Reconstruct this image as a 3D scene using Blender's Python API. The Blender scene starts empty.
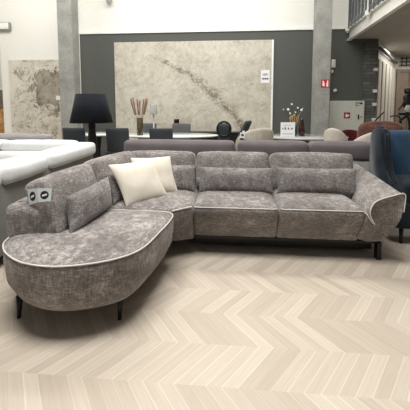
import bpy, bmesh, math, random
from mathutils import Vector, Matrix, noise
random.seed(7)
R = math.radians
C = bpy.context.scene.collection
S = bpy.context.scene

# ---------------------------------------------------------------- camera, world, lights
cam = bpy.data.cameras.new('camera'); co = bpy.data.objects.new('camera', cam); C.objects.link(co)
co.location = (0, 0, 1.3); co.rotation_euler = (R(90 - 4.5), 0, R(4.5))
cam.sensor_width = 36; cam.lens = 36 * 300 / 410; cam.shift_y = -(205 - 130.61) / 410
cam.clip_start = 0.05
S.camera = co
S.view_settings.view_transform = 'Standard'; S.view_settings.look = 'None'
S.view_settings.gamma = 1; S.view_settings.use_curve_mapping = False
S.view_settings.exposure = 0.0

w = bpy.data.worlds.new('world'); S.world = w; w.use_nodes = True
bg = w.node_tree.nodes['Background']; bg.inputs[0].default_value = (1.0, 0.99, 0.975, 1); bg.inputs[1].default_value = 0.16

def area(name, loc, rot, sx, sy, power, col=(1, 0.985, 0.955)):
    l = bpy.data.lights.new(name, 'AREA'); l.shape = 'RECTANGLE'; l.size = sx; l.size_y = sy
    l.energy = power; l.color = col
    o = bpy.data.objects.new(name, l); C.objects.link(o); o.location = loc; o.rotation_euler = rot
    return o
area('ceiling_light_front', (-0.6, 1.3, 4.9), (0, 0, 0), 2.8, 1.2, 285)
area('ceiling_light_middle', (-0.8, 4.3, 4.9), (0, 0, 0), 5.0, 0.6, 140)
area('ceiling_light_back', (-1.2, 5.7, 4.9), (R(32), 0, 0), 9.0, 0.5, 88)
area('bay_fill', (5.0, 8.2, 2.8), (0, 0, 0), 2.0, 1.2, 55)  # added unseen light that brightens the far wall under the mezzanine
area('ceiling_light_left', (-4.9, 4.6, 4.9), (R(25), 0, 0), 1.8, 0.5, 30)

# ---------------------------------------------------------------- node helpers
def lin(c):
    return tuple(((v / 255) / 12.92 if v / 255 <= 0.04045 else ((v / 255 + 0.055) / 1.055) ** 2.4) for v in c) + (1,)

class NT:
    def __init__(s, name):
        s.m = bpy.data.materials.new(name); s.m.use_nodes = True
        s.t = s.m.node_tree; s.b = s.t.nodes['Principled BSDF']
        s.co = s.t.nodes.new('ShaderNodeTexCoord').outputs['Object']
    def n(s, typ, **kw):
        x = s.t.nodes.new(typ)
        for k, v in kw.items(): setattr(x, k, v)
        return x
    def link(s, a, b): s.t.links.new(a, b)
    def put(s, sock, v):
        if isinstance(v, bpy.types.NodeSocket): s.link(v, sock)
        else: sock.default_value = v
    def math(s, op, a, b=0.0, c=None):
        x = s.n('ShaderNodeMath', operation=op); s.put(x.inputs[0], a); s.put(x.inputs[1], b)
        if c is not None: s.put(x.inputs[2], c)
        return x.outputs[0]
    def map(s, scale=(1, 1, 1), loc=(0, 0, 0), rot=(0, 0, 0), co=None):
        x = s.n('ShaderNodeMapping'); s.link(co or s.co, x.inputs[0])
        x.inputs['Scale'].default_value = scale; x.inputs['Location'].default_value = loc; x.inputs['Rotation'].default_value = rot
        return x.outputs[0]
    def noise(s, scale, detail=3, rough=0.5, dist=0, co=None):
        x = s.n('ShaderNodeTexNoise'); s.link(co or s.co, x.inputs['Vector'])
        x.inputs['Scale'].default_value = scale; x.inputs['Detail'].default_value = detail
        x.inputs['Roughness'].default_value = rough; x.inputs['Distortion'].default_value = dist
        return x.outputs['Fac']
    def ramp(s, f, *st):
        x = s.n('ShaderNodeValToRGB'); s.link(f, x.inputs[0]); e = x.color_ramp.elements
        while len(e) < len(st): e.new(0.5)
        for i, (p, c) in enumerate(st):
            e[i].position = p; e[i].color = c if len(c) == 4 else lin(c)
        return x.outputs[0]
    def mix(s, f, a, b, mode='MIX'):
        x = s.n('ShaderNodeMix', data_type='RGBA', blend_type=mode)
        s.put(x.inputs[0], f); s.put(x.inputs[6], a); s.put(x.inputs[7], b)
        return x.outputs[2]
    def bump(s, h, strength=0.3, dist=0.01):
        x = s.n('ShaderNodeBump'); s.link(h, x.inputs['Height'])
        x.inputs['Strength'].default_value = strength; x.inputs['Distance'].default_value = dist
        s.link(x.outputs[0], s.b.inputs['Normal'])
    def fin(s, col=None, rough=0.6, metal=0.0, spec=None):
        if col is not None: s.put(s.b.inputs['Base Color'], col if isinstance(col, bpy.types.NodeSocket) or len(col) == 4 else lin(col))
        s.put(s.b.inputs['Roughness'], rough); s.b.inputs['Metallic'].default_value = metal
        if spec is not None: s.b.inputs['Specular IOR Level'].default_value = spec
        return s.m

def plain(name, c, rough=0.6, metal=0, var=0.06, scale=20, spec=None):
    t = NT(name); f = t.noise(scale, 4)
    lo = tuple(max(0, v * (1 - var)) for v in c); hi = tuple(min(255, v * (1 + var)) for v in c)
    return t.fin(t.ramp(f, (0.3, lo), (0.7, hi)), rough, metal, spec)

def chenille(name, dark, mid, light, big=3.0):
    t = NT(name)
    a = t.noise(big, 5, 0.6, 0.6)                                    # crushed pile patches
    b = t.noise(11, 4, 0.6, 0.4)
    wv = t.noise(1, 2, 0.6, 0, t.map((26, 26, 150)))                  # woven slubs both ways
    wh = t.noise(1, 2, 0.6, 0, t.map((120, 120, 20)))
    m = t.math('ADD', t.math('MULTIPLY', a, 0.30), t.math('MULTIPLY', b, 0.20))
    m = t.math('ADD', m, t.math('ADD', t.math('MULTIPLY', wv, 0.34), t.math('MULTIPLY', wh, 0.29)))
    col = t.ramp(m, (0.40, dark), (0.565, mid), (0.73, light))
    t.b.inputs['Sheen Weight'].default_value = 0.3; t.b.inputs['Sheen Roughness'].default_value = 0.4
    t.bump(t.math('ADD', m, t.noise(9, 3)), 0.45, 0.012)
    return t.fin(col, 0.9, 0, 0.15)

def woven(name, c, var=0.1, sheen=0.15, sc=160):
    t = NT(name)
    f = t.math('MULTIPLY_ADD', t.noise(sc, 2), 0.5, t.math('MULTIPLY', t.noise(7, 4), 0.5))
    lo = tuple(v * (1 - var) for v in c); hi = tuple(min(255, v * (1 + var)) for v in c)
    t.b.inputs['Sheen Weight'].default_value = sheen
    t.bump(f, 0.25, 0.006)
    return t.fin(t.ramp(f, (0.35, lo), (0.65, hi)), 0.85, 0, 0.2)

# ---------------------------------------------------------------- mesh helpers
def link(name, bm, mat, parent=None, org=(0, 0, 0), smooth=True, base=False, sub=0):
    bmesh.ops.recalc_face_normals(bm, faces=bm.faces)
    off = Vector(org)
    if base:                                                          # origin at the bottom centre
        xs = [v.co for v in bm.verts]
        off = Vector(((min(v.x for v in xs) + max(v.x for v in xs)) / 2, (min(v.y for v in xs) + max(v.y for v in xs)) / 2, min(v.z for v in xs)))
    for v in bm.verts: v.co -= off
    me = bpy.data.meshes.new(name); bm.to_mesh(me); bm.free()
    for p in me.polygons: p.use_smooth = smooth
    mats = mat if isinstance(mat, (list, tuple)) else [mat]
    for q in mats: me.materials.append(q)
    o = bpy.data.objects.new(name, me); C.objects.link(o)
    if base: o.location = off
    if parent: o.parent = parent
    if sub:
        md = o.modifiers.new('s', 'SUBSURF'); md.levels = sub; md.render_levels = sub
    return o

def tag(o, label, cat, group=None):
    o['label'] = label; o['category'] = cat
    if group: o['group'] = group
    return o

def thing(name, label, cat, loc=(0, 0, 0), rz=0, group=None):
    o = bpy.data.objects.new(name, None); C.objects.link(o); o.empty_display_size = 0.1
    o.location = loc; o.rotation_euler = (0, 0, rz)
    return tag(o, label, cat, group)

def struct(name, bm, mat, smooth=False):
    o = link(name, bm, mat, smooth=smooth); o['kind'] = 'structure'; return o

def dup(root, loc, rz, label, group=None):
    r = root.copy(); C.objects.link(r); r.location = loc; r.rotation_euler = (0, 0, rz); r['label'] = label
    if group: r['group'] = group
    for ch in list(root.children):
        c = ch.copy(); C.objects.link(c); c.parent = r
        for g in list(ch.children):
            d = g.copy(); C.objects.link(d); d.parent = c
    return r

def B(): return bmesh.new()

def box(bm, x0, x1, y0, y1, z0, z1, bev=0.0, M=None):
    r = bmesh.ops.create_cube(bm, size=1)
    vs = r['verts']
    for v in vs:
        v.co = Vector(((x0 + x1) / 2 + v.co.x * (x1 - x0), (y0 + y1) / 2 + v.co.y * (y1 - y0), (z0 + z1) / 2 + v.co.z * (z1 - z0)))
    if bev:
        es = list({e for v in vs for e in v.link_edges})
        rr = bmesh.ops.bevel(bm, geom=es, offset=bev, segments=3, profile=0.5, affect='EDGES')
        vs = list({v for f in rr['faces'] for v in f.verts} | {v for v in vs if v.is_valid})
    if M is not None:
        for v in vs: v.co = M @ v.co
    return bm

def prism(bm, pts, z0, z1):
    lo = [bm.verts.new((x, y, z0)) for x, y in pts]; hi = [bm.verts.new((x, y, z1)) for x, y in pts]
    n = len(pts)
    bm.faces.new(lo[::-1]); bm.faces.new(hi)
    for i in range(n): bm.faces.new((lo[i], lo[(i + 1) % n], hi[(i + 1) % n], hi[i]))
    return bm

def puff(bm, h, r, bulge=(0, 0, 0), cuts=11, M=None, wr=0.0, seed=0):
    """rounded upholstery block: half sizes h, edge radius r, faces bulged by bulge"""
    tmp = bmesh.new(); bmesh.ops.create_cube(tmp, size=2)
    bmesh.ops.subdivide_edges(tmp, edges=tmp.edges[:], cuts=cuts, use_grid_fill=True)
    for v in tmp.verts:
        t = [math.sin(max(-1, min(1, c)) * math.pi / 2) for c in v.co]
        p = Vector([t[i] * h[i] for i in range(3)])
        q = Vector([max(-(h[i] - r), min(h[i] - r, p[i])) for i in range(3)])
        d = p - q
        if d.length > 1e-9: p = q + d.normalized() * r
        for i in range(3):
            j, k = (i + 1) % 3, (i + 2) % 3
            if bulge[i]: p[i] += math.copysign(1, t[i]) * abs(t[i]) * bulge[i] * (1 - t[j] ** 2) * (1 - t[k] ** 2)
        if wr:
            nz = noise.noise_vector(p * 7 + Vector((seed, seed * 2, 0))); p += nz * wr
        v.co = M @ p if M is not None else p
    me = bpy.data.meshes.new('t'); tmp.to_mesh(me); tmp.free(); bm.from_mesh(me); bpy.data.meshes.remove(me)
    return bm

def tube(bm, pts, r, seg=8, closed=False, r2=None):
    pts = [Vector(p) for p in pts]; n = len(pts); rings = []
    ref = None
    for i, p in enumerate(pts):
        a = pts[(i - 1) % n] if (closed or i > 0) else p
        b = pts[(i + 1) % n] if (closed or i < n - 1) else p
        d = (b - a).normalized()
        if ref is None: ref = Vector((0, 0, 1)) if abs(d.z) < 0.9 else Vector((1, 0, 0))
        s = d.cross(ref).normalized(); u = s.cross(d).normalized(); ref = u
        rr = r if r2 is None else r + (r2 - r) * i / (n - 1)
        rings.append([bm.verts.new(p + (s * math.cos(k * 2 * math.pi / seg) + u * math.sin(k * 2 * math.pi / seg)) * rr) for k in range(seg)])
    for i in range(n if closed else n - 1):
        A, Bq = rings[i], rings[(i + 1) % n]
        for k in range(seg): bm.faces.new((A[k], A[(k + 1) % seg], Bq[(k + 1) % seg], Bq[k]))
    if not closed:
        bm.faces.new(rings[0][::-1]); bm.faces.new(rings[-1])
    return bm

def lathe(bm, prof, seg=28, c=(0, 0, 0), sx=1, sy=1):
    rings = []
    for r, z in prof:
        rings.append([bm.verts.new((c[0] + r * sx * math.cos(k * 2 * math.pi / seg), c[1] + r * sy * math.sin(k * 2 * math.pi / seg), c[2] + z)) for k in range(seg)])
    for A, Bq in zip(rings, rings[1:]):
        for k in range(seg): bm.faces.new((A[k], A[(k + 1) % seg], Bq[(k + 1) % seg], Bq[k]))
    bm.faces.new(rings[0][::-1]); bm.faces.new(rings[-1])
    return bm

def catmull(pts, per=10, closed=True):
    out = []; n = len(pts); P = [Vector(p) for p in pts]
    rng = range(n) if closed else range(n - 1)
    for i in rng:
        if closed: a, b, c, d = P[(i - 1) % n], P[i], P[(i + 1) % n], P[(i + 2) % n]
        else: a, b, c, d = P[max(0, i - 1)], P[i], P[i + 1], P[min(n - 1, i + 2)]
        for k in range(per):
            t = k / per
            out.append(0.5 * ((2 * b) + (c - a) * t + (2 * a - 5 * b + 4 * c - d) * t * t + (3 * b - a - 3 * c + d) * t ** 3))
    if not closed: out.append(P[-1])
    return out

def round_poly(pts, r, seg=5, sub=6):
    out = []; n = len(pts); P = [Vector(p) for p in pts]
    for i in range(n):
        p, a, b = P[i], P[(i - 1) % n], P[(i + 1) % n]
        rr = r[i] if isinstance(r, (list, tuple)) else r
        rr = min(rr, (a - p).length * 0.45, (b - p).length * 0.45)
        s = p + (a - p).normalized() * rr; e = p + (b - p).normalized() * rr
        for k in range(seg + 1):
            t = k / seg; out.append((1 - t) ** 2 * s + 2 * t * (1 - t) * p + t * t * e)
        nx = P[(i + 1) % n]; r2 = r[(i + 1) % n] if isinstance(r, (list, tuple)) else r
        r2 = min(r2, (b - p).length * 0.45, (P[(i + 2) % n] - nx).length * 0.45)
        f = nx + (p - nx).normalized() * r2
        for k in range(1, sub): out.append(e.lerp(f, k / sub))
    return out

def outline_n(o):
    n = len(o); A = sum(o[i].x * o[(i + 1) % n].y - o[(i + 1) % n].x * o[i].y for i in range(n))
    sg = 1 if A > 0 else -1
    N = []
    for i in range(n):
        d = (o[(i + 1) % n] - o[(i - 1) % n]).normalized()
        N.append(Vector((-d.y, d.x)) * sg)                             # inward
    return N

def loft(bm, o, prof, wr=0.0, dip=None):
    """closed 2D outline lofted through (inset, centre-scale, z) rings"""
    N = outline_n(o); n = len(o); cx = sum(p.x for p in o) / n; cy = sum(p.y for p in o) / n; ct = Vector((cx, cy))
    rings = []
    for ins, k, z in prof:
        ring = []
        for i, p in enumerate(o):
            q = p + N[i] * ins; q = ct + (q - ct) * (1 - k)
            zz = z + (dip(q.x, q.y) if dip and z > prof[-1][2] - 0.06 else 0)
            v = Vector((q.x, q.y, zz))
            if wr: v += noise.noise_vector(v * 6) * wr
            ring.append(bm.verts.new(v))
        rings.append(ring)
    for A, Bq in zip(rings, rings[1:]):
        for i in range(n): bm.faces.new((A[i], A[(i + 1) % n], Bq[(i + 1) % n], Bq[i]))
    bm.faces.new(rings[0][::-1])
    z = prof[-1][2]
    c = bm.verts.new((cx, cy, z + (dip(cx, cy) if dip else 0)))
    L = rings[-1]
    for i in range(n): bm.faces.new((L[i], L[(i + 1) % n], c))
    return bm

def pillow(bm, c, u, v, T, pinch=0.07, wr=0.006, seed=0, n=22):
    c, u, v = Vector(c), Vector(u), Vector(v); nn = u.cross(v).normalized()
    def sheet(sg):
        g = []
        for i in range(n + 1):
            row = []
            for j in range(n + 1):
                s = math.sin((i / n * 2 - 1) * math.pi / 2); t = math.sin((j / n * 2 - 1) * math.pi / 2)
                ss = s * (1 - pinch * (1 - t * t) * s * s); tt = t * (1 - pinch * (1 - s * s) * t * t)
                h = T * (max(0, 1 - abs(s) ** 3) ** 0.62) * (max(0, 1 - abs(t) ** 3) ** 0.62)
                p = c + u * ss + v * tt + nn * (sg * h)
                edge = (1 - s * s) * (1 - t * t)
                p += noise.noise_vector(p * 8 + Vector((seed, 0, seed))) * wr * (0.3 + edge * 2)
                row.append(bm.verts.new(p))
            g.append(row)
        for i in range(n):
            for j in range(n): bm.faces.new((g[i][j], g[i + 1][j], g[i + 1][j + 1], g[i][j + 1]))
    sheet(1); sheet(-1)
    bmesh.ops.remove_doubles(bm, verts=bm.verts, dist=0.0008)
    return bm

def frame(c, xdir, tilt=0.0):
    """local x along xdir (horizontal), local y into the backrest, z up, tilted back by tilt"""
    x = Vector(xdir).normalized(); z = Vector((0, 0, 1)); y = z.cross(x)
    M = Matrix(((x.x, y.x, z.x, c[0]), (x.y, y.y, z.y, c[1]), (x.z, y.z, z.z, c[2]), (0, 0, 0, 1)))
    return M @ Matrix.Rotation(-tilt, 4, 'X')

def text_bm(s, size, M, ext=0.0008):
    cu = bpy.data.curves.new('f', 'FONT'); cu.body = s; cu.size = size; cu.align_x = 'CENTER'; cu.align_y = 'CENTER'; cu.extrude = ext
    o = bpy.data.objects.new('f', cu); C.objects.link(o)
    me = bpy.data.meshes.new_from_object(o.evaluated_get(bpy.context.evaluated_depsgraph_get()))
    bm = bmesh.new(); bm.from_mesh(me)
    for v in bm.verts: v.co = M @ v.co
    bpy.data.objects.remove(o); bpy.data.meshes.remove(me)
    return bm

# ---------------------------------------------------------------- materials
M_white = plain('white_paint', (240, 239, 232), 0.7, var=0.01)
M_dark = plain('dark_grey_paint', (86, 88, 84), 0.75, var=0.03)
M_trim = plain('white_trim', (245, 245, 240), 0.5, var=0.01)
def concrete():
    t = NT('concrete'); f = t.noise(3, 6, 0.65); g = t.noise(40, 3)
    m = t.math('MULTIPLY_ADD', g, 0.35, t.math('MULTIPLY', f, 0.65))
    t.bump(m, 0.2, 0.01)
    return t.fin(t.ramp(m, (0.35, (128, 129, 124)), (0.65, (168, 168, 162))), 0.85)
M_conc = concrete()

def chevron():
    t = NT('chevron_oak'); W = 0.25; P = 0.075
    sx = t.n('ShaderNodeSeparateXYZ'); t.link(t.co, sx.inputs[0]); x, y = sx.outputs[0], sx.outputs[1]
    v = t.math('DIVIDE', t.math('ADD', y, 20.2), W); band = t.math('FLOOR', v); fr = t.math('FRACT', v)
    par = t.math('MODULO', band, 2.0); sg = t.math('MULTIPLY_ADD', par, 2.0, -1.0)
    tri = t.math('MULTIPLY', t.math('SUBTRACT', fr, 0.5), t.math('MULTIPLY', sg, W * 0.8))
    u = t.math('DIVIDE', t.math('ADD', x, tri), P); idx = t.math('FLOOR', u); uf = t.math('FRACT', u)
    cv = t.n('ShaderNodeCombineXYZ'); t.link(idx, cv.inputs[0]); t.link(band, cv.inputs[1])
    wn = t.n('ShaderNodeTexWhiteNoise', noise_dimensions='2D'); t.link(cv.outputs[0], wn.inputs['Vector'])
    rnd = wn.outputs['Value']
    cg = t.n('ShaderNodeCombineXYZ'); t.link(t.math('MULTIPLY', u, 3.0), cg.inputs[0]); t.link(t.math('MULTIPLY', fr, 0.9), cg.inputs[1]); t.link(t.math('MULTIPLY', rnd, 40.0), cg.inputs[2])
    g = t.noise(1.6, 5, 0.6, 0.6, cg.outputs[0])
    m = t.math('MULTIPLY_ADD', g, 0.6, t.math('MULTIPLY', rnd, 0.4))
    col = t.ramp(m, (0.2, (177, 165, 150)), (0.5, (190, 178, 163)), (0.8, (202, 191, 176)))
    e = t.math('MINIMUM', uf, t.math('SUBTRACT', 1.0, uf))
    seam = t.ramp(e, (0.0, (1, 1, 1, 1)), (0.06, (0, 0, 0, 1)))
    col = t.mix(t.math('MULTIPLY', seam, t.math('MULTIPLY', rnd, 0.7)), col, lin((232, 224, 212)))
    return t.fin(col, 0.42, 0, 0.35)
M_floor = chevron()

def marble(name, base, warm, kind):
    t = NT(name)
    n1 = t.noise(1.3, 8, 0.62, 0.8); n2 = t.noise(5, 6, 0.7, 0.6)
    m = t.math('MULTIPLY_ADD', n2, 0.45, t.math('MULTIPLY', n1, 0.55))
    col = t.ramp(m, (0.36, warm), (0.5, base), (0.66, tuple(min(255, v + 18) for v in base)))
    sx = t.n('ShaderNodeSeparateXYZ'); t.link(t.co, sx.inputs[0]); x, z = sx.outputs[0], sx.outputs[2]
    if kind == 'fault':                                                # one long brown fault running down to the right
        dx = t.math('SUBTRACT', x, 0.3)
        zl = t.math('SUBTRACT', t.math('MULTIPLY_ADD', dx, -0.85, 1.33), t.math('MULTIPLY', t.math('MULTIPLY', dx, dx), 0.25))
        wob = t.math('MULTIPLY', t.math('SUBTRACT', t.noise(2.6, 5, 0.6, 0.4), 0.5), 0.42)
        d = t.math('ADD', t.math('MULTIPLY', t.math('SUBTRACT', z, zl), 0.74), wob)
        wd = t.math('MAXIMUM', t.math('MULTIPLY_ADD', x, 0.10, 0.10), 0.03)
        ad = t.math('DIVIDE', t.math('ABSOLUTE', d), wd)
        v = t.math('MULTIPLY', t.ramp(ad, (0.0, (1, 1, 1, 1)), (0.45, (0.6, 0.6, 0.6, 1)), (1.0, (0, 0, 0, 1))), t.ramp(t.math('MULTIPLY_ADD', x, 0.5, 0.8), (0.2, (0, 0, 0, 1)), (0.5, (1, 1, 1, 1))))
        net = t.math('ABSOLUTE', t.math('SUBTRACT', t.noise(5.5, 6, 0.7, 1.4), 0.5))
        br = t.ramp(net, (0.0, (1, 1, 1, 1)), (0.03, (0.7, 0.7, 0.7, 1)), (0.085, (0.12, 0.12, 0.12, 1)))
        col = t.mix(t.math('MULTIPLY', v, br), col, lin((98, 78, 62)))
        thin = t.math('ABSOLUTE', t.math('SUBTRACT', t.noise(1.7, 6, 0.62, 1.0), 0.5))
        col = t.mix(t.math('MULTIPLY', t.ramp(thin, (0, (1, 1, 1, 1)), (0.012, (0, 0, 0, 1))), 0.45), col, lin((136, 122, 104)))
        pale = t.math('ABSOLUTE', t.math('SUBTRACT', t.noise(2.3, 6, 0.7, 1.4), 0.52))
        col = t.mix(t.math('MULTIPLY', t.ramp(pale, (0, (1, 1, 1, 1)), (0.03, (0, 0, 0, 1))), 0.5), col, lin((226, 222, 210)))
    else:                                                              # grey-brown island with a dark rim, dark flecks lower left
        ex = t.math('DIVIDE', t.math('SUBTRACT', x, 0.42), 0.46); ez = t.math('DIVIDE', t.math('SUBTRACT', z, 1.22), 0.52)
        rr = t.math('SQRT', t.math('ADD', t.math('MULTIPLY', ex, ex), t.math('MULTIPLY', ez, ez)))
        b = t.math('ADD', rr, t.math('MULTIPLY', t.math('SUBTRACT', t.noise(3.2, 6, 0.6, 0.6), 0.5), 2.2))
        isl = t.ramp(b, (0.94, (1, 1, 1, 1)), (1.0, (0, 0, 0, 1)))
        rim = t.ramp(t.math('ABSOLUTE', t.math('SUBTRACT', b, 0.98)), (0, (1, 1, 1, 1)), (0.13, (0, 0, 0, 1)))
        col = t.mix(t.math('MULTIPLY', isl, 0.85), col, t.ramp(n2, (0.35, (132, 124, 110)), (0.65, (172, 164, 148))))
        spots = t.ramp(t.noise(6, 6, 0.7, 0.8), (0.40, (1, 1, 1, 1)), (0.54, (0.3, 0.3, 0.3, 1)))
        col = t.mix(t.math('MULTIPLY', t.math('MULTIPLY', rim, spots), 0.9), col, lin((70, 62, 54)))
        th = t.math('ABSOLUTE', t.math('SUBTRACT', t.noise(2.4, 6, 0.7, 1.4), 0.46))
        fl = t.ramp(t.noise(4, 4, 0.6), (0.40, (0.1, 0.1, 0.1, 1)), (0.56, (1, 1, 1, 1)))
        col = t.mix(t.math('MULTIPLY', t.math('MULTIPLY', t.ramp(th, (0, (1, 1, 1, 1)), (0.03, (0, 0, 0, 1))), fl), 0.9), col, lin((84, 76, 64)))
    return t.fin(col, 0.25, 0, 0.45)
M_slab = marble('beige_marble', (200, 195, 180), (178, 172, 156), 'fault')
M_slab_veined = marble('veined_marble', (214, 208, 196), (198, 190, 176), 'island')

M_sofa = chenille('grey_chenille', (82, 77, 74), (127, 121, 118), (190, 184, 179))
M_pillow_grey = chenille('grey_chenille_cushion', (76, 71, 70), (119, 113, 111), (178, 172, 168), 3.6)
M_pipe = plain('piping', (206, 201, 194), 0.7, var=0.03)
M_cream = woven('cream_velvet', (226, 218, 203), 0.05, 0.3)
M_mauve = woven('mauve_fabric', (100, 93, 95), 0.08, 0.2)
M_greysofa = woven('cool_grey_fabric', (150, 146, 146), 0.06, 0.15)
M_lightgrey = woven('pale_grey_fabric', (176, 172, 168), 0.06)
M_whitefab = woven('white_leather', (221, 222, 221), 0.03, 0.05, 60)
M_greyback = woven('grey_backing', (128, 126, 121), 0.06)
M_blue_shaded = woven('blue_velvet_shaded', (18, 26, 35), 0.14, 0.15)  # darkened blue velvet: shade on wings, base and seat put into the colour
M_blue = woven('blue_velvet', (42, 68, 92), 0.12, 0.2)
M_black = plain('black_metal', (24, 24, 25), 0.45, 0.2, 0.1)
M_chair = woven('charcoal_fabric', (62, 66, 69), 0.08, 0.05)
M_chair2 = woven('slate_fabric', (92, 95, 96), 0.08, 0.05)
M_shade = woven('black_lampshade', (18, 22, 30), 0.08, 0.05)
M_beige = woven('beige_leather', (190, 182, 171), 0.04, 0.1, 50)
M_taupe = woven('taupe_leather', (176, 168, 154), 0.05, 0.1, 50)
M_redfab = woven('dark_red_fabric', (78, 22, 30), 0.1, 0.1)
M_rust = woven('rust_fur', (84, 52, 42), 0.35, 0.3, 40)
M_top = plain('white_ceramic_top', (222, 224, 220), 0.12, var=0.02, spec=0.6)
M_tinted = plain('grey_table_top', (176, 176, 174), 0.15, var=0.03, spec=0.6)
M_paper = plain('paper', (240, 241, 242), 0.7, var=0.01)
M_tagpaper = plain('tag_card', (214, 222, 228), 0.6, var=0.02)
M_ink = plain('ink', (30, 30, 32), 0.7, var=0.05)
M_greyink = plain('grey_ink', (176, 178, 182), 0.7, var=0.05)
M_red = plain('sign_red', (196, 30, 34), 0.5, var=0.04)
M_darkred = plain('cabinet_red', (158, 24, 38), 0.5, var=0.04)
M_cab = plain('cabinet_white', (205, 206, 196), 0.55, var=0.02)
M_wood = plain('warm_wood', (186, 140, 84), 0.5, var=0.2, scale=12)
M_brown = plain('brown_door', (112, 98, 84), 0.6, var=0.1)
M_steel = plain('painted_steel', (226, 225, 218), 0.45, var=0.02)
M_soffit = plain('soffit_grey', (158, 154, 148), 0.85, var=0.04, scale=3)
M_far = plain('far_wall_beige', (176, 170, 158), 0.8, var=0.04)
M_legs = plain('dark_leg_metal', (40, 38, 37), 0.4, 0.5, 0.1)
M_stem = plain('dry_stem', (172, 146, 98), 0.8, var=0.15)
M_plume = woven('dried_plume', (146, 116, 104), 0.2, 0.2, 80)
M_bud = plain('cotton_bud', (232, 232, 226), 0.8, var=0.04)
M_greenleaf = plain('dark_leaf', (42, 52, 40), 0.7, var=0.2)
M_maroon = plain('maroon_glaze', (52, 24, 20), 0.2, var=0.2, spec=0.6)
M_slate = None
def slate():
    t = NT('stone_cladding'); br = t.n('ShaderNodeTexBrick')
    t.link(t.map((1, 1, 1), rot=(R(90), 0, 0)), br.inputs['Vector'])
    br.inputs['Color1'].default_value = lin((86, 86, 84)); br.inputs['Color2'].default_value = lin((116, 115, 111)); br.inputs['Mortar'].default_value = lin((70, 70, 69))
    br.inputs['Scale'].default_value = 4.0; br.inputs['Mortar Size'].default_value = 0.03; br.inputs['Brick Width'].default_value = 0.9; br.inputs['Row Height'].default_value = 0.3
    return t.fin(br.outputs['Color'], 0.8)
M_slate = slate()
def glass(name, col, rough=0.03):
    t = NT(name); t.b.inputs['Transmission Weight'].default_value = 1.0; t.b.inputs['IOR'].default_value = 1.3
    return t.fin(lin(col), rough)
M_glass = glass('clear_glass', (232, 240, 238))
M_smoke = glass('smoked_glass', (150, 142, 126), 0.08)

# ---------------------------------------------------------------- setting
WY = 7.2
struct('floor', box(B(), -7.5, 7.5, -1.6, 10.2, -0.1, 0.0), M_floor)
struct('wall_back', box(B(), -3.63, 3.36, WY, WY + 0.3, 0, 3.06), M_dark)
struct('wall_upper', box(B(), -3.63, 2.72, WY + 0.02, WY + 0.3, 3.12, 5.2), M_white)
struct('trim_1', box(B(), -3.63, 2.72, WY - 0.03, WY + 0.3, 3.06, 3.12), M_trim)
struct('wall_left', box(B(), -5.70, -3.63, WY + 0.01, WY + 0.3, 0, 5.2), M_white)
struct('wall_side', box(B(), -7.5, -7.2, -1.6, WY + 1.3, 0, 5.2), M_white)
struct('wall_recess', box(B(), -7.2, -5.7, WY + 1.0, WY + 1.3, 0, 5.2), M_white)
struct('ceiling', box(B(), -7.5, 7.5, 0.5, 10.2, 5.2, 5.3), M_white)
def column(name, x0, x1, y0, y1):
    struct(name, box(B(), x0, x1, y0, y1, 0, 5.2, 0.012), M_conc)
column('wall_column', -3.70, -3.37, 6.36, 6.66)
column('wall_column.001', 1.78, 2.07, 6.38, 6.68)

# mezzanine over the right hand side and the deeper bay under it
ED = [(2.72, WY), (2.33, 1.3)]
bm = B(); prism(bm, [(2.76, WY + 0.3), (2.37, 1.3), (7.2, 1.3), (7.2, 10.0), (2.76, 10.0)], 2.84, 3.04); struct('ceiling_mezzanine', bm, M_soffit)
def edge_M(t0):
    a, b = Vector((ED[0][0], ED[0][1], 0)), Vector((ED[1][0], ED[1][1], 0)); d = (b - a).normalized()
    x = d; y = Vector((0, 0, 1)).cross(d)
    p = a + d * t0
    return Matrix(((x.x, y.x, 0, p.x), (x.y, y.y, 0, p.y), (0, 0, 1, 0), (0, 0, 0, 1)))
E0 = edge_M(0)
bm = B(); box(bm, -0.25, 5.9, 0, 0.03, 2.83, 3.06, 0, E0); box(bm, -0.25, 5.9, -0.05, 0.03, 2.80, 2.83, 0, E0); box(bm, -0.25, 5.9, -0.05, 0.03, 3.04, 3.07, 0, E0)
struct('trim_2', bm, M_steel)
rail = thing('balcony_railing', 'white steel balcony railing with glass panes along the mezzanine edge', 'railing', (2.72, WY, 3.07))
for k in range(5):
    t0 = 0.12 + k * 1.15
    bm = B(); box(bm, t0 - 0.014, t0 + 0.014, -0.09, -0.06, 2.95, 4.1, 0.004, E0)
    post = link('post', bm, M_steel, rail, rail.location, False)
    bm = B(); box(bm, t0 - 0.05, t0 + 0.05, -0.115, -0.04, 2.98, 3.09, 0.015, E0); link('bracket', bm, M_steel, post, rail.location, True)
    if k < 4:
        bm = B(); box(bm, t0 + 0.06, t0 + 1.09, -0.08, -0.068, 3.14, 4.0, 0, E0); link('glass_pane', bm, M_glass, rail, rail.location, False)
bm = B(); box(bm, 0, 5.8, -0.10, -0.05, 4.1, 4.15, 0.01, E0); link('handrail', bm, M_steel, rail, rail.location, False)
for k in range(24):                                                     # dark bars behind the glass
    t0 = 0.24 + k * 0.19
    bm = B(); box(bm, t0, t0 + 0.022, -0.105, -0.082, 3.02, 4.11, 0, E0); link('baluster', bm, M_chair2, rail, rail.location, False)

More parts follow.
